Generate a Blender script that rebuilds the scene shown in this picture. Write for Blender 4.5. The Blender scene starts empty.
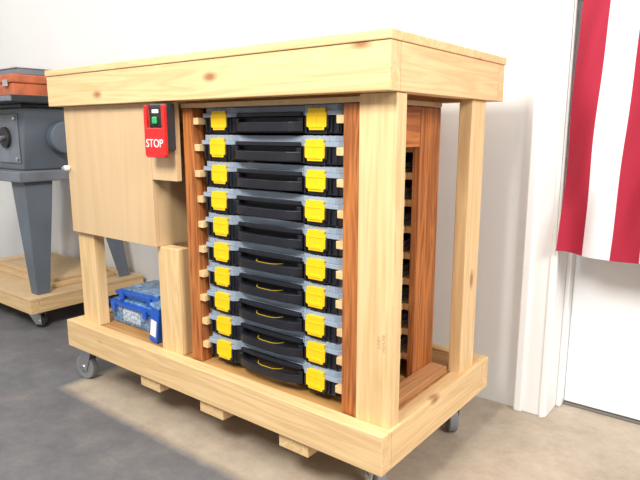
import bpy, bmesh, math, random
from mathutils import Vector, Matrix
random.seed(4)
S=bpy.context.scene
COL=S.collection
try: S.view_settings.view_transform='Standard'
except Exception: pass

# ---------------------------------------------------------------- materials
def base(name):
    m=bpy.data.materials.new(name); m.use_nodes=True
    nt=m.node_tree; b=nt.nodes['Principled BSDF']; return m,nt,b
def plain(name,col,rough=.5,metal=0,alpha=1,var=.06,scale=8,bump=0,spec=.5):
    m,nt,b=base(name); n=nt.nodes
    tc=n.new('ShaderNodeTexCoord'); no=n.new('ShaderNodeTexNoise'); no.inputs['Scale'].default_value=scale
    no.inputs['Detail'].default_value=4
    nt.links.new(tc.outputs['Object'],no.inputs['Vector'])
    r=n.new('ShaderNodeValToRGB'); r.color_ramp.elements[0].position=.3; r.color_ramp.elements[1].position=.7
    r.color_ramp.elements[0].color=[c*(1-var) for c in col]+[1]
    r.color_ramp.elements[1].color=[min(1,c*(1+var)) for c in col]+[1]
    nt.links.new(no.outputs['Fac'],r.inputs['Fac']); nt.links.new(r.outputs['Color'],b.inputs['Base Color'])
    b.inputs['Roughness'].default_value=rough; b.inputs['Metallic'].default_value=metal
    b.inputs['Alpha'].default_value=alpha
    b.inputs['Specular IOR Level'].default_value=spec
    if bump:
        bp=n.new('ShaderNodeBump'); bp.inputs['Strength'].default_value=bump; bp.inputs['Distance'].default_value=.002
        nt.links.new(no.outputs['Fac'],bp.inputs['Height']); nt.links.new(bp.outputs['Normal'],b.inputs['Normal'])
    return m
def wood(name,lo,hi,axis,knots=True,knotcol=(.36,.17,.065),freq=16,rough=.55,contrast=(.2,.9)):
    m,nt,b=base(name); n=nt.nodes; L=nt.links.new
    tc=n.new('ShaderNodeTexCoord'); oi=n.new('ShaderNodeObjectInfo')
    mul=n.new('ShaderNodeVectorMath'); mul.operation='SCALE'; 
    cb=n.new('ShaderNodeCombineXYZ'); 
    for k in range(3): L(oi.outputs['Random'],cb.inputs[k])
    L(cb.outputs[0],mul.inputs[0]); mul.inputs['Scale'].default_value=7.3
    ad=n.new('ShaderNodeVectorMath'); L(tc.outputs['Object'],ad.inputs[0]); L(mul.outputs[0],ad.inputs[1])
    mp=n.new('ShaderNodeMapping'); sc=[freq]*3; sc[axis]=freq*.06; mp.inputs['Scale'].default_value=sc
    L(ad.outputs[0],mp.inputs['Vector'])
    no=n.new('ShaderNodeTexNoise'); no.inputs['Scale'].default_value=1.6; no.inputs['Detail'].default_value=3; no.inputs['Distortion'].default_value=.8
    L(mp.outputs[0],no.inputs['Vector'])
    mm=n.new('ShaderNodeMath'); mm.operation='MULTIPLY'; mm.inputs[1].default_value=9; L(no.outputs['Fac'],mm.inputs[0])
    fr=n.new('ShaderNodeMath'); fr.operation='PINGPONG'; fr.inputs[1].default_value=1; L(mm.outputs[0],fr.inputs[0])
    n2=n.new('ShaderNodeTexNoise'); n2.inputs['Scale'].default_value=9; n2.inputs['Detail'].default_value=3; L(mp.outputs[0],n2.inputs['Vector'])
    mx=n.new('ShaderNodeMath'); mx.operation='MULTIPLY_ADD'; mx.inputs[1].default_value=.45
    L(fr.outputs[0],mx.inputs[0]); 
    h=n.new('ShaderNodeMath'); h.operation='MULTIPLY'; h.inputs[1].default_value=.55; L(n2.outputs['Fac'],h.inputs[0]); L(h.outputs[0],mx.inputs[2])
    r=n.new('ShaderNodeValToRGB'); r.color_ramp.elements[0].position=contrast[0]; r.color_ramp.elements[1].position=contrast[1]
    r.color_ramp.elements[0].color=list(hi)+[1]; r.color_ramp.elements[1].color=list(lo)+[1]
    L(mx.outputs[0],r.inputs['Fac']); out=r.outputs['Color']
    if knots:
        mk=n.new('ShaderNodeMapping'); s2=[11]*3; s2[axis]=5.0; mk.inputs['Scale'].default_value=s2; L(ad.outputs[0],mk.inputs['Vector'])
        v=n.new('ShaderNodeTexVoronoi'); v.inputs['Scale'].default_value=1; L(mk.outputs[0],v.inputs['Vector'])
        kr=n.new('ShaderNodeValToRGB'); kr.color_ramp.elements[0].position=.05; kr.color_ramp.elements[1].position=.155
        kr.color_ramp.elements[0].color=(1,1,1,1); kr.color_ramp.elements[1].color=(0,0,0,1)
        L(v.outputs['Distance'],kr.inputs['Fac'])
        mi=n.new('ShaderNodeMix'); mi.data_type='RGBA'; L(kr.outputs['Color'],mi.inputs[0]); L(out,mi.inputs[6]); mi.inputs[7].default_value=list(knotcol)+[1]
        out=mi.outputs[2]
    L(out,b.inputs['Base Color']); b.inputs['Roughness'].default_value=rough
    bp=n.new('ShaderNodeBump'); bp.inputs['Strength'].default_value=.12; bp.inputs['Distance'].default_value=.001
    L(mx.outputs[0],bp.inputs['Height']); L(bp.outputs['Normal'],b.inputs['Normal'])
    return m
PLO,PHI=(.62,.40,.185),(.83,.60,.315)
pine=[wood('pine_%s'%a,PLO,PHI,i,freq=17,contrast=(.15,.95)) for i,a in enumerate('xyz')]
ply=wood('plywood',(.60,.41,.215),(.67,.48,.275),2,knots=False,freq=4)
plyx=wood('plywood_deck',(.34,.165,.045),(.58,.32,.11),0,knots=False,freq=9)
RLO,RHI=(.20,.05,.012),(.56,.20,.052)
red=[wood('stained_%s'%a,RLO,RHI,i,freq=22,knotcol=(.1,.02,.008),rough=.45,contrast=(.2,.85)) for i,a in enumerate('xyz')]
redl=wood('light_stained',(.34,.14,.05),(.60,.32,.14),1,freq=16,knotcol=(.2,.06,.02))
blk=plain('black_plastic',(.010,.011,.017),.42,var=.2,scale=40)
lidm=plain('smoky_lid',(.45,.54,.66),.20,alpha=.68,var=.12)
yel=plain('yellow_plastic',(.86,.56,.006),.45,var=.05)
yeld=plain('yellow_accent',(.60,.40,.01),.5,var=.05)
redp=plain('red_plastic',(.68,.02,.02),.35)
grn=plain('green_plastic',(.03,.42,.12),.35)
wht=plain('white_plastic',(.85,.85,.85),.4)
labm=plain('printed_paper',(.42,.52,.70),.5,var=.6,scale=140)
gry=plain('dark_gray_plastic',(.035,.037,.045),.4)
steel=plain('steel',(.62,.63,.65),.35,1,var=.15)
rub=plain('gray_rubber',(.22,.23,.24),.6)
machine=plain('gray_enamel',(.12,.145,.18),.45,var=.15,scale=5)
machp=plain('light_gray_enamel',(.175,.195,.23),.45,var=.2,scale=9)
machd=plain('dark_iron',(.022,.025,.03),.4,.2,var=.2)
bluel=plain('blue_lid',(.015,.10,.52),.35)
blueb=plain('blue_clear_body',(.18,.35,.72),.2,alpha=.85,var=.7,scale=70)
wallm=plain('white_wall_paint',(.84,.835,.82),.6,var=.03,scale=1.5,bump=.1)
trimm=plain('white_trim_paint',(.89,.89,.89),.4,var=.02,scale=3)
doorm=plain('white_door_paint',(.87,.89,.91),.4,var=.02,scale=3)
org=plain('orange_red_paint',(.52,.13,.05),.5,var=.3,scale=18)
ink=plain('stamp_ink',(.50,.34,.19),.7)
blackm=plain('black_rubber',(.02,.02,.02),.6)
thr=plain('threshold_metal',(.16,.15,.14),.5)

# ---------------------------------------------------------------- helpers
W={}
def finish(me,name,loc,mat,bevel=0,seg=2,smooth=False):
    o=bpy.data.objects.new(name,me); COL.objects.link(o); o.location=loc; W[o.name]=Vector(loc)
    if mat: me.materials.append(mat)
    if bevel:
        md=o.modifiers.new('bevel','BEVEL'); md.width=bevel; md.segments=seg; md.limit_method='ANGLE'; md.angle_limit=math.radians(40)
    if smooth:
        for p in me.polygons: p.use_smooth=True
    return o
def mesh_from(name,verts,faces):
    bm=bmesh.new(); vs=[bm.verts.new(v) for v in verts]
    for f in faces: bm.faces.new([vs[i] for i in f])
    bmesh.ops.recalc_face_normals(bm,faces=bm.faces)
    me=bpy.data.meshes.new(name); bm.to_mesh(me); bm.free(); return me
def center(verts):
    mn=[min(v[i] for v in verts) for i in range(3)]; mx=[max(v[i] for v in verts) for i in range(3)]
    return Vector([(a+b)/2 for a,b in zip(mn,mx)])
def par(c,p):
    c.parent=p; c.matrix_parent_inverse=Matrix.Translation(-W[p.name]); return c
def hexa(name,bot,top,mat,parent=None,bevel=.0015):
    vs=[Vector(v) for v in bot+top]; c=center(vs)
    me=mesh_from(name,[v-c for v in vs],[(3,2,1,0),(4,5,6,7),(0,1,5,4),(1,2,6,5),(2,3,7,6),(3,0,4,7)])
    o=finish(me,name,c,mat,bevel)
    if parent: par(o,parent)
    return o
def box(name,x0,x1,y0,y1,z0,z1,mat,parent=None,bevel=.002):
    return hexa(name,[(x0,y0,z0),(x1,y0,z0),(x1,y1,z0),(x0,y1,z0)],[(x0,y0,z1),(x1,y0,z1),(x1,y1,z1),(x0,y1,z1)],mat,parent,bevel)
def prism(name,pts,lo,hi,mat,parent=None,bevel=.0015,axis=2):
    n=len(pts)
    def P(a,b,h): return Vector((a,b,h)) if axis==2 else (Vector((a,h,b)) if axis==1 else Vector((h,a,b)))
    vs=[P(a,b,lo) for a,b in pts]+[P(a,b,hi) for a,b in pts]; c=center(vs)
    f=[tuple(range(n)),tuple(range(n,2*n))]+[(i,(i+1)%n,n+(i+1)%n,n+i) for i in range(n)]
    o=finish(mesh_from(name,[v-c for v in vs],f),name,c,mat,bevel)
    if parent: par(o,parent)
    return o
def cyl(name,c,r,d,mat,axis=2,parent=None,bevel=.001,seg=28,r2=None):
    pts=[(math.cos(2*math.pi*i/seg),math.sin(2*math.pi*i/seg)) for i in range(seg)]
    r2=r if r2 is None else r2
    def P(a,b,h): return (a,b,h) if axis==2 else ((a,h,b) if axis==1 else (h,a,b))
    vs=[P(a*r,b*r,-d/2) for a,b in pts]+[P(a*r2,b*r2,d/2) for a,b in pts]
    f=[tuple(range(seg)),tuple(range(seg,2*seg))]+[(i,(i+1)%seg,seg+(i+1)%seg,seg+i) for i in range(seg)]
    o=finish(mesh_from(name,vs,f),name,c,mat,bevel)
    if parent: par(o,parent)
    return o
def empty(name,loc,label,cat,group=None):
    o=bpy.data.objects.new(name,None); COL.objects.link(o); o.location=loc; o.empty_display_size=.05; W[o.name]=Vector(loc)
    o['label']=label; o['category']=cat
    if group: o['group']=group
    return o
def join(name,objs,mat=None):
    """merge small solids of one part into one mesh (world space)"""
    bm=bmesh.new()
    mats=[]
    for o in objs:
        t=o.data.copy(); t.transform(Matrix.Translation(W[o.name]) @ o.matrix_basis.to_3x3().to_4x4())
        k=len(bm.faces); bm.from_mesh(t)
        bm.faces.ensure_lookup_table()
        m=o.data.materials[0]
        if m not in mats: mats.append(m)
        for f in bm.faces[k:]: f.material_index=mats.index(m)
        bpy.data.meshes.remove(t)
    vs=[v.co.copy() for v in bm.verts]; c=center(vs)
    bmesh.ops.translate(bm,verts=bm.verts,vec=-c)
    me=bpy.data.meshes.new(name); bm.to_mesh(me); bm.free()
    for m in mats: me.materials.append(m)
    for o in objs: bpy.data.objects.remove(o)
    o=finish(me,name,c,None,.001)
    return o
def text(name,s,loc,size,mat,rot,parent,ext=.0004):
    cu=bpy.data.curves.new(name,'FONT'); cu.body=s; cu.size=size; cu.extrude=ext; cu.align_x='CENTER'; cu.align_y='CENTER'
    t=bpy.data.objects.new('tmp',cu); COL.objects.link(t)
    bpy.context.view_layer.update()
    me=bpy.data.meshes.new_from_object(t.evaluated_get(bpy.context.evaluated_depsgraph_get())); bpy.data.objects.remove(t)
    me.materials.clear()
    o=finish(me,name,loc,mat); o.rotation_euler=rot
    if parent: par(o,parent)
    return o
def caster(x,y,ztop,r,parent,yaw=0,wm=rub):
    pl=box('caster_tmp',x-.035,x+.035,y-.03,y+.03,ztop-.005,ztop,steel)
    sw=cyl('caster_tmp',(x,y,ztop-.012),.022,.014,steel)
    off=.018
    dx,dy=math.cos(yaw),math.sin(yaw)
    wx,wy=x+off*dx,y+off*dy
    fk=[]
    for s in (-1,1):
        ox,oy=-dy*s*.016,dx*s*.016
        tx,ty=-dy*.0015,dx*.0015
        def q(u,z,k): return (x+u*dx+ox+tx*k,y+u*dy+oy+ty*k,z)
        fk.append(hexa('caster_tmp',[q(off-.014,r-.012,-1),q(off+.014,r-.012,-1),q(off+.014,r-.012,1),q(off-.014,r-.012,1)],
                                     [q(-.024,ztop-.016,-1),q(.030,ztop-.016,-1),q(.030,ztop-.016,1),q(-.024,ztop-.016,1)],steel))
    fork=join('caster',[pl,sw]+fk); par(fork,parent)
    w=cyl('wheel',(wx,wy,r),r,.024,wm,axis=1,bevel=.004); w.rotation_euler=(0,0,yaw)
    par(w,fork)
    h=cyl('axle',(wx,wy,r),.010,.042,steel,axis=1,bevel=.001); h.rotation_euler=(0,0,yaw); par(h,fork)

# ---------------------------------------------------------------- setting
def struct(o): o['kind']='structure'; return o
YW=.73
m,nt,b=base('concrete_floor'); n=nt.nodes; L=nt.links.new
ge=n.new('ShaderNodeNewGeometry'); sx=n.new('ShaderNodeSeparateXYZ'); L(ge.outputs['Position'],sx.inputs[0])
no=n.new('ShaderNodeTexNoise'); no.inputs['Scale'].default_value=7; no.inputs['Detail'].default_value=12; no.inputs['Roughness'].default_value=.8; L(ge.outputs['Position'],no.inputs['Vector'])
d=n.new('ShaderNodeValToRGB'); e=d.color_ramp.elements
e[0].position=.28;e[0].color=(.085,.088,.10,1); e[1].position=.74; e[1].color=(.28,.22,.165,1)
k=e.new(.56); k.color=(.155,.155,.165,1); L(no.outputs['Fac'],d.inputs['Fac'])
l=n.new('ShaderNodeValToRGB'); l.color_ramp.elements[0].color=(.32,.26,.20,1); l.color_ramp.elements[1].color=(.54,.46,.36,1); l.color_ramp.elements[0].position=.3; l.color_ramp.elements[1].position=.7; L(no.outputs['Fac'],l.inputs['Fac'])
def step(sock,thr_):
    a=n.new('ShaderNodeMapRange'); a.inputs['From Min'].default_value=thr_-.02; a.inputs['From Max'].default_value=thr_+.02; L(sock,a.inputs['Value']); return a.outputs[0]
mu=n.new('ShaderNodeMath'); mu.operation='MULTIPLY'; L(step(sx.outputs['X'],-1.2),mu.inputs[0]); L(step(sx.outputs['Y'],-.05),mu.inputs[1])
mi=n.new('ShaderNodeMix'); mi.data_type='RGBA'; L(mu.outputs[0],mi.inputs[0]); L(d.outputs['Color'],mi.inputs[6]); L(l.outputs['Color'],mi.inputs[7])
L(mi.outputs[2],b.inputs['Base Color']); b.inputs['Roughness'].default_value=.5
floorm=m
struct(box('floor',-4.2,2.6,-3.2,1.0,-.05,0,floorm,bevel=0))
struct(box('wall_back',-4.2,.105,YW,YW+.1,0,2.6,wallm,bevel=0))
struct(box('wall_back_right',.98,2.6,YW,YW+.1,0,2.6,wallm,bevel=0))
struct(box('wall_back_upper',.105,.98,YW,YW+.1,2.06,2.6,wallm,bevel=0))
struct(box('wall_left',-4.3,-4.2,-3.2,.83,0,2.6,wallm,bevel=0))
for i,(a,bb,c,dd) in enumerate([(.025,.118,0,2.13),(.975,1.068,0,2.13),(.118,.975,2.04,2.13)]):
    struct(box('trim_%d'%(i+1),a,bb,YW-.014,YW,c,dd,trimm,bevel=.004))
struct(box('trim_7',.025,.050,YW-.023,YW-.0145,0,2.13,trimm,bevel=.004))
struct(box('trim_8',.100,.112,YW-.018,YW-.0145,0,2.05,trimm,bevel=.0015))
struct(box('trim_4',.105,.118,YW,YW+.12,0,2.06,trimm,bevel=.002))
struct(box('trim_5',.118,.132,YW+.085,YW+.125,.0,2.04,trimm,bevel=.003))
struct(box('door_1',.133,.97,YW+.118,YW+.158,.010,2.04,doorm,bevel=.003))
struct(box('trim_6',.10,.98,YW+.112,YW+.17,0,.007,thr,bevel=.002))

# ---------------------------------------------------------------- workbench
BX0,BX1,BY1=-1.226,0,.553
BT,BB=.215,.126
bench=empty('workbench',(-.62,.28,0),'large pine rolling workbench on swivel casters with storage bays','workbench')
AZ0,AZ1=.902,.991
box('apron_board',BX0,BX1,0,.038,AZ0,AZ1,pine[0],bench)
box('apron_board',BX1-.038,BX1,.0385,BY1-.038,AZ0,AZ1,pine[1],bench)
box('apron_board',BX0,BX0+.038,.0385,BY1-.038,AZ0,AZ1,pine[1],bench)
box('apron_board',BX0,BX1,BY1-.0375,BY1,AZ0,AZ1,pine[0],bench)
box('bench_top',BX0-.003,BX1+.003,-.003,BY1+.003,AZ1+.0005,AZ1+.0185,pine[0],bench)
box('base_board',BX0,BX1,0,.038,BB,BT,pine[0],bench)
box('base_board',BX1-.038,BX1,.0385,BY1-.038,BB,BT,pine[1],bench)
box('base_board',BX0,BX0+.038,.0385,BY1-.038,BB,BT,pine[1],bench)
box('base_board',BX0,BX1,BY1-.0375,BY1,BB,BT,pine[0],bench)
DZ=.2105
box('deck_panel',BX0+.0385,BX1-.0385,.0385,BY1-.038,DZ-.018,DZ,plyx,bench,bevel=.001)
for x in (-.80,-.535,-.25):
    box('skid_board',x-.045,x+.045,.012,BY1-.012,BB-.0385,BB-.0005,pine[1],bench)
def post(x0,x1,y0,y1,z1=AZ0-.0005): return box('post',x0,x1,y0,y1,DZ+.0005,z1,pine[2],bench)
post(-.0925,-.0065,.0385,.0765)
post(-.046,-.0125,.395,.475)
post(-1.181,-1.092,.0385,.0765)
post(-.766,-.677,.0385,.0765,.5135)
post(-1.18,-1.143,.39,.479)
post(-.74,-.652,.40,.438)
box('door_panel',-1.180,-.752,.0225,.038,.514,.9015,ply,bench,bevel=.0012)
box('side_panel',-1.1885,-1.1815,.0385,.389,.514,.9015,ply,bench,bevel=.001)
box('side_panel',-.767,-.752,.0385,.389,.514,.9015,ply,bench,bevel=.001)
box('floor_panel',-1.160,-.7675,.0385,.385,.514,.526,ply,bench)
box('filler_panel',-.7505,-.648,.0225,.040,.70,.9015,ply,bench,bevel=.001)
kn=cyl('knob',(-1.172,.013,.715),.008,.018,wht,axis=1,bevel=.003); par(kn,bench)
kp=cyl('knob_screw',(-1.172,.001,.715),.005,.006,steel,axis=1); par(kp,bench)
for x,y,a in ((-1.186,.05,3.3),(-.06,.47,2.2),(-1.15,.47,.2),(-.07,.10,2.6)):
    caster(x,y,BB-.0005,.042,bench,a)
for s,z,dx in (('S-DRY',.40,0),('HEM-FIR',.40,.012)):
    text('grade_stamp',s,(-.036+dx,.0383,z),.0105,ink,(math.radians(90),math.radians(-90),0),bench,.0002)

# ---------------------------------------------------------------- inner rack
rack=empty('storage_rack',(-.37,.22,DZ),'red-brown stained wooden rack with pale runners under the workbench','rack')
Z0=DZ+.0008; ZT=.884; FY=.043
XL0,XL1,XR0,XR1=-.640,-.602,-.134,-.0935
TS=.019
for (a,b_,c0,c1) in ((XL0,XL1,XL0,XL0+TS),(XR0,XR1,XR1-TS,XR1)):
    box('stile',a,b_,FY,FY+.038,Z0,ZT,red[2],rack)
    box('stile',c0,c1,.294,.389,Z0,ZT,red[2],rack)
    box('side_rail',c0,c1,FY+.0385,.2935,ZT-.092,ZT,red[1],rack)
box('bottom_rail',XR1+.0005,-.046,.078,.389,Z0,Z0+.018,redl,rack)
box('bottom_rail',XL0,XL0+TS,FY+.0385,.2935,Z0,Z0+.018,redl,rack)
box('rack_top',XL0-.002,XR1+.002,FY-.0025,.396,ZT+.0015,ZT+.0125,ply,rack,bevel=.001)
box('light_block_panel',XL0,XR1,.3895,.3955,Z0,ZT+.001,red[2],rack,bevel=.0005)  # added sheet behind the cases, blocks light so the gaps stay dark
N=10; SP=.0657; ZB=.8238; RW=.019
for i in range(N):
    zb=ZB-SP*i
    for s in (-1,1):
        j=random.uniform(-.003,.003)
        def X(v): return (XR0+XL1)/2+s*v
        h=(XR0-XL1)/2; k=(XR1-TS)-(XR0+XL1)/2-.0005
        pts=[(X(h-RW),FY+.004+j),(X(h-.0004),FY+.004+j),(X(h-.0004),.31),(X(k if s>0 else h+.018),.31),(X(k if s>0 else h+.018),.385),(X(h-RW),.385)]
        prism('runner',pts,zb+.0205,zb+.0375,pine[1],rack,bevel=.001)

# ---------------------------------------------------------------- organizers
CX=-.368; Y0=.058
GL='black parts organizer with smoky lid and yellow latches in rack'
org0=empty('parts_organizer',(CX,Y0,ZB),GL,'organizer','parts organizers in the rack')
def P(pts): return [(CX+a,Y0+b_) for a,b_ in pts]
Lw=.224; Bw=.2105; D=.320
body=[(-Bw,.004),(-.112,.004),(-.100,.020),(.100,.020),(.112,.004),(Bw,.004),(Bw,D),(-Bw,D)]
st=[prism('t',P(body),ZB,ZB+.0370,blk)]
for s in (-1,1):
    for xx in (.119,.188,.205):
        st.append(box('t',CX+s*xx-.003,CX+s*xx+.003,Y0-.001,Y0+.006,ZB+.003,ZB+.034,blk))
    st.append(box('t',CX+s*.153-.024,CX+s*.153+.024,Y0-.001,Y0+.008,ZB-.001,ZB+.012,blk))
    for e_ in (-1,1):
        st.append(box('t',CX+s*.153+e_*.0305-.002,CX+s*.153+e_*.0305+.002,Y0-.007,Y0+.006,ZB+.010,ZB+.036,blk))
st.append(prism('t',P([(-.102,.005),(-.05,-.001),(.05,-.001),(.102,.005),(.095,.034),(-.095,.034)]),ZB+.0375,ZB+.047,blk))
par(join('body',st),org0)
lid=[(-Lw,.006),(-Lw+.01,-.0032),(-.118,-.0032),(-.104,.012),(.104,.012),(.118,-.0032),(Lw-.01,-.0032),(Lw,.006),(Lw,D+.004),(-Lw,D+.004)]
l1=prism('t',P(lid),ZB+.0377,ZB+.0480,lidm)
lid2=[(a*.965,b_+.006 if b_<.1 else b_-.008) for a,b_ in lid]
l2=prism('t',P(lid2),ZB+.0480,ZB+.0605,lidm)
ls=[l1,l2]
for s in (-1,1):
    for xx in (.120,.136,.153,.170,.186,.203):
        ls.append(box('t',CX+s*xx-.0012,CX+s*xx+.0012,Y0+.001,Y0+.030,ZB+.0482,ZB+.0615,lidm,bevel=0))
par(join('lid',ls),org0)
n_=14; outer=[];inner=[]
for i in range(n_+1):
    t=-1+2*i/n_; x=t*.106; yb=-.016*(1-t**4)+.004*abs(t)**6
    outer.append((x,yb)); inner.append((x*.90,yb+.0105))
hd=prism('t',P(outer+inner[::-1]),ZB+.004,ZB+.025,blk,bevel=.003)
lg=[box('t',CX+s*.100-.007,CX+s*.100+.007,Y0+.003,Y0+.0215,ZB+.004,ZB+.034,blk) for s in (-1,1)]
par(join('handle',[hd]+lg),org0)
ya=[(a*.40,b_+.0050) for a,b_ in outer]; yb_=[(a*.40,b_+.0072) for a,b_ in outer]
inl=par(prism('handle_inlay',P(ya+yb_[::-1]),ZB+.0250,ZB+.0256,yeld,bevel=0),org0)
for s in (-1,1):
    cx=CX+s*.153
    pts=[(-.025,.013),(-.021,.013),(-.020,.007),(.020,.007),(.021,.013),(.025,.013),(.027,.016),(.027,.043),(.024,.044),(.024,.053),(-.024,.053),(-.024,.044),(-.027,.043),(-.027,.016)]
    a=prism('t',[(cx+u,ZB+v) for u,v in pts],Y0-.0075,Y0-.0037,yel,axis=1,bevel=0)
    b2=prism('t',[(cx-.018,ZB+.012),(cx+.018,ZB+.012),(cx+.014,ZB+.019),(cx-.014,ZB+.019)],Y0-.0092,Y0-.0075,yel,axis=1,bevel=0)
    b3=box('t',cx-.022,cx+.022,Y0-.0086,Y0-.0075,ZB+.037,ZB+.039,yel,bevel=0)
    b4=box('t',cx-.0012,cx+.0012,Y0-.0084,Y0-.0075,ZB+.021,ZB+.036,yel,bevel=0)
    c2=box('t',cx-.022,cx+.022,Y0-.0038,Y0+.010,ZB+.0490,ZB+.0530,yel,bevel=0)
    la=join('latch',[a,b2,b3,b4,c2]); la.modifiers['bevel'].width=.0005; par(la,org0)
parts=[o for o in COL.objects if o.parent==org0]
offs=[.006,0,.002,-.002,.001,.0,.002,-.002,.001,0]
for i in range(1,N):
    c=org0.copy(); c.location=org0.location+Vector((random.uniform(-.0015,.0015),offs[i],-SP*i)); COL.objects.link(c)
    for p in parts:
        if p.name.startswith('handle_inlay') and i<5: continue
        q=p.copy(); q.parent=c; q.matrix_parent_inverse=p.matrix_parent_inverse.copy(); COL.objects.link(q)
bpy.data.objects.remove(inl)
org0.location.y+=offs[0]

# ---------------------------------------------------------------- safety switch
DX=.013
sw=empty('safety_switch',(-.69+DX,.022,.83),'black paddle switch with green button and red stop paddle','switch')
box('housing',-.726+DX,-.655+DX,-.006,.0222,.780,.896,gry,sw,.003)
box('bezel',-.719+DX,-.666+DX,-.009,-.0062,.840,.888,blackm,sw,.001)
box('green_button',-.702+DX,-.684+DX,-.016,-.0092,.846,.864,grn,sw,.003)
box('off_label',-.706+DX,-.680+DX,-.0105,-.0092,.873,.882,wht,sw,0)
U=[(-.733,.768),(-.727,.762),(-.657,.762),(-.651,.768),(-.651,.888),(-.655,.893),(-.661,.893),(-.661,.836),(-.723,.836),(-.723,.893),(-.729,.893),(-.733,.888)]
pd=prism('stop_paddle',[(a+DX,b_) for a,b_ in U],-.017,-.0065,redp,sw,.0015,axis=1)
text('stop_lettering','STOP',(-.692+DX,-.0173,.797),.029,wht,(math.radians(90),0,0),sw,.0006)

# ---------------------------------------------------------------- blue tubs
def tub(name,x0,x1,y0,y1,z0,h,label,rot=0):
    e=empty(name,((x0+x1)/2,(y0+y1)/2,z0),label,'storage box')
    t=.008
    hexa('body',[(x0+t,y0+t,z0),(x1-t,y0+t,z0),(x1-t,y1-t,z0),(x0+t,y1-t,z0)],[(x0,y0,z0+h),(x1,y0,z0+h),(x1,y1,z0+h),(x0,y1,z0+h)],blueb,e,.005)
    a=box('t',x0-.006,x1+.006,y0-.006,y1+.006,z0+h,z0+h+.010,bluel); b_=box('t',x0+.012,x1-.012,y0+.012,y1-.012,z0+h+.010,z0+h+.016,blueb)
    par(join('lid',[a,b_]),e)
    for k in (.15,.85):
        xx=x0+(x1-x0)*k; box('latch',xx-.010,xx+.010,y0-.012,y0-.003,z0+h-.016,z0+h+.011,bluel,e,.002)
    xm=(x0+x1)/2
    if h>.03: box('paper_label',xm-.045,xm+.045,y0+.001,y0+.006,z0+h*.25,z0+h*.85,labm,e,0)
    e.rotation_euler=(0,0,rot); return e
ZD=DZ+.0008
tub('storage_tub',-1.112,-.872,.09,.27,ZD,.064,'large clear blue plastic tub with blue lid on bench deck')
tub('storage_tub',-1.085,-.89,.11,.26,ZD+.0808,.016,'shallow clear blue tub stacked on a larger tub',.05)
bx=empty('product_box',(-.80,.12,ZD),'narrow blue and white box leaning against the bench post','box')
box('carton',-.828,-.790,.05,.20,ZD,ZD+.11,bluel,bx,.003)
box('carton_lid',-.831,-.787,.047,.203,ZD+.1105,ZD+.120,blueb,bx,.002)
box('printed_panel',-.822,-.796,.0486,.0497,ZD+.02,ZD+.07,wht,bx,0)
bx.rotation_euler=(0,math.radians(10),0)
bx.location.x-=.020; bx.location.z+=.0005

# ---------------------------------------------------------------- flag
m,nt,b=base('flag_cloth'); n=nt.nodes; L=nt.links.new
uv=n.new('ShaderNodeUVMap'); sp=n.new('ShaderNodeSeparateXYZ'); L(uv.outputs[0],sp.inputs[0])
a=n.new('ShaderNodeMath'); a.operation='MULTIPLY'; a.inputs[1].default_value=13; L(sp.outputs['X'],a.inputs[0])
md_=n.new('ShaderNodeMath'); md_.operation='MODULO'; md_.inputs[1].default_value=2; L(a.outputs[0],md_.inputs[0])
g=n.new('ShaderNodeMath'); g.operation='GREATER_THAN'; g.inputs[1].default_value=1; L(md_.outputs[0],g.inputs[0])
mi=n.new('ShaderNodeMix'); mi.data_type='RGBA'; L(g.outputs[0],mi.inputs[0]); mi.inputs[6].default_value=(.36,.012,.038,1); mi.inputs[7].default_value=(.74,.70,.73,1)
L(mi.outputs[2],b.inputs['Base Color']); b.inputs['Roughness'].default_value=.85
NX,NZ=130,80; x0,x1,z0,z1=.122,1.0,.508,2.02
bm=bmesh.new(); uvl=bm.loops.layers.uv.new('UVMap'); grid=[]
for j in range(NZ+1):
    row=[]
    for i in range(NX+1):
        u=i/NX; v=j/NZ; amp=.015*(1-.4*v)
        x=x0+(x1-x0)*u+.05*v*(1-u); z=z0+(z1-z0)*v-.02*math.sin(u*9)*(1-v)*.4
        y=YW-.056+amp*math.sin(u*36+2.2*math.sin(v*5)+.5)*.8+amp*.7*math.sin(u*19+v*13)+.005*math.sin(u*60-v*30)
        row.append(bm.verts.new((x-.53,y-.69,z-1.25)))
    grid.append(row)
for j in range(NZ):
    for i in range(NX):
        f=bm.faces.new((grid[j][i],grid[j][i+1],grid[j+1][i+1],grid[j+1][i])); f.smooth=True
        for lp,(a_,b_) in zip(f.loops,((i,j),(i+1,j),(i+1,j+1),(i,j+1))): lp[uvl].uv=(a_/NX,b_/NZ)
me=bpy.data.meshes.new('hanging_flag'); bm.to_mesh(me); bm.free()
fl=empty('hanging_flag',(.53,.69,1.25),'red and white striped cloth flag hanging before the door','flag')
c=finish(me,'cloth',(.53,.69,1.25),m); par(c,fl)
rod=cyl('rod',(.56,.680,2.03),.006,.92,steel,axis=0); par(rod,fl)

# ---------------------------------------------------------------- saw on mobile base
MX0,MX1,MY0,MY1=-2.75,-1.80,.15,.70
mb=empty('mobile_base',(-2.27,.42,0),'plywood and pine rolling platform under the gray machine','mobile base')
box('base_board',MX0,MX1,MY0,MY0+.038,.075,.125,pine[0],mb); box('base_board',MX1-.038,MX1,MY0+.0385,MY1,.075,.125,pine[1],mb)
box('base_board',MX0,MX0+.038,MY0+.0385,MY1,.075,.125,pine[1],mb)
box('deck_panel',MX0,MX1,MY0,MY1,.1255,.140,ply,mb)
for x,y in ((-1.86,.2),(-1.86,.65),(-2.69,.2),(-2.69,.65)): caster(x,y,.0745,.027,mb,.5,blackm)
tb=empty('table_saw',(-2.25,.42,.1405),'gray steel machine on splayed legs with black iron table','table saw')
prism('body',[(-2.54,.66),(-1.98,.66),(-1.94,.925),(-2.58,.925)],.26,.62,machine,tb,.006,axis=1)
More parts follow.
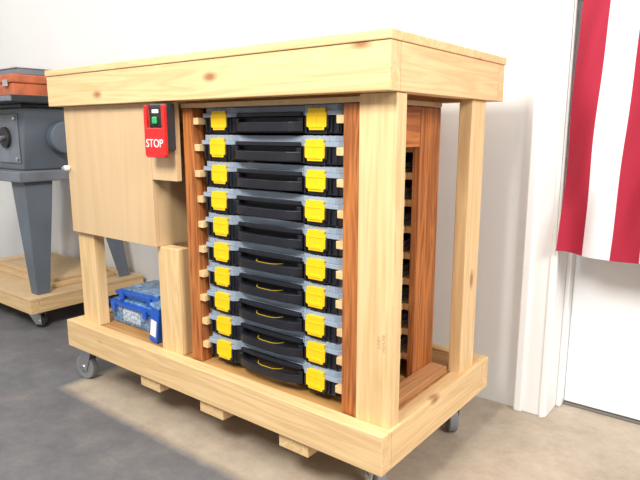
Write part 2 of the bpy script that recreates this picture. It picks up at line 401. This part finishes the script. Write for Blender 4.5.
box('body_rim',-2.60,-1.92,.245,.635,.9255,.9395,machd,tb,.003)
box('table',-2.68,-1.83,.165,.69,.940,.970,machd,tb,.004)
fr_=box('fence_rail',-2.70,-1.82,.146,.163,.944,.964,machp,tb,.003)
box('stand_top',-2.60,-1.90,.20,.66,.615,.659,machp,tb,.004)
box('access_panel',-2.19,-1.995,.254,.2595,.69,.90,machp,tb,.004)
for sx_,sy in ((1,-1),(-1,-1),(1,1),(-1,1)):
    cx=-2.25+sx_*.325; cy=.43+sy*.20; bx_=-2.25+sx_*.405; by=.43+sy*.225
    def leg(x,y,w,z,t=.004):
        return [(x,y,z),(x-sx_*w,y,z),(x-sx_*w,y-sy*t,z),(x-sx_*t,y-sy*t,z),(x-sx_*t,y-sy*w,z),(x,y-sy*w,z)]
    bo_=leg(bx_,by,.055,.141); to_=leg(cx,cy,.12,.614)
    vs=[Vector(v) for v in bo_+to_]; c=center(vs)
    o=finish(mesh_from('leg',[v-c for v in vs],[tuple(range(6)),tuple(range(6,12))]+[(i,(i+1)%6,6+(i+1)%6,6+i) for i in range(6)]),'leg',c,machine); par(o,tb)
cyl('dial',(-2.10,.247,.80),.045,.013,blackm,axis=1,parent=tb); cyl('dial_knob',(-2.10,.232,.80),.016,.03,steel,axis=1,parent=tb)
cyl('bolt',(-2.01,.251,.88),.008,.01,steel,axis=1,parent=tb); cyl('bolt',(-2.01,.251,.71),.008,.01,steel,axis=1,parent=tb)
cyl('motor_housing',(-1.925,.42,.80),.07,.05,machine,axis=0,parent=tb,bevel=.006)
cyl('handwheel',(-2.30,.24,.78),.07,.02,steel,axis=1,parent=tb)
ob=empty('tool_case',(-2.34,.4,.9705),'orange-red metal tool case on the saw table','tool case')
box('case_body',-2.55,-2.23,.36,.58,.9715,1.045,org,ob,.006); box('case_lid',-2.555,-2.225,.355,.585,1.0455,1.085,org,ob,.006)
box('case_latch',-2.30,-2.26,.347,.3545,1.03,1.06,steel,ob,.001); box('case_latch',-2.48,-2.44,.347,.3545,1.03,1.06,steel,ob,.001)
g2=empty('gray_tray',(-2.38,.46,1.086),'gray metal tray resting on the orange tool case','tray')
box('tray_body',-2.50,-2.25,.40,.56,1.0865,1.115,machp,g2,.004); box('tray_rim',-2.505,-2.245,.395,.565,1.1155,1.121,steel,g2,.001)
g3=empty('paint_can',(-2.11,.50,.9705),'white lidded can on the saw table','can')
cyl('can_body',(-2.11,.50,1.025),.034,.106,wht,parent=g3,bevel=.002); cyl('can_lid',(-2.11,.50,1.082),.035,.008,gry,parent=g3,bevel=.001)
wb=empty('board_stack',(-2.25,.45,.1405),'stack of plywood offcuts lying under the machine','boards')
box('board',-2.55,-1.90,.30,.61,.1408,.158,ply,wb); box('board',-2.50,-1.94,.33,.60,.1585,.174,ply,wb)

# ---------------------------------------------------------------- lights and camera
def area(name,loc,tgt,size,power,col):
    l=bpy.data.lights.new(name,'AREA'); l.size=size; l.energy=power; l.color=col
    o=bpy.data.objects.new(name,l); COL.objects.link(o); o.location=loc
    o.rotation_euler=(Vector(tgt)-Vector(loc)).to_track_quat('-Z','Y').to_euler()
area('added_area_light',(-.1,-1.6,2.2),(-.4,.2,.4),.7,75,(1,.96,.90))  # key lamp added above the bench front, no real fixture
area('added_area_light',(2.0,-.5,1.9),(.1,.4,.5),.8,58,(1,.97,.93))  # side lamp added to brighten the right wall and bench end, no real fixture
area('added_area_light',(-2.9,-1.2,2.4),(-2.1,.4,.4),1.0,27,(1,.98,.95))  # unseen area lamp added on the left, aimed at the saw
w=bpy.data.worlds.new('world'); S.world=w; w.use_nodes=True
w.node_tree.nodes['Background'].inputs[0].default_value=(1,.98,.96,1); w.node_tree.nodes['Background'].inputs[1].default_value=.47
cam=bpy.data.cameras.new('camera'); cam.sensor_width=36; cam.lens=580/640*36; cam.clip_start=.02
co=bpy.data.objects.new('camera',cam); COL.objects.link(co); co.location=(.568,-.932,.83)
p=math.radians(10.7); F=Vector((-.616*math.cos(p),.788*math.cos(p),-math.sin(p)))
co.rotation_euler=F.to_track_quat('-Z','Y').to_euler(); S.camera=co
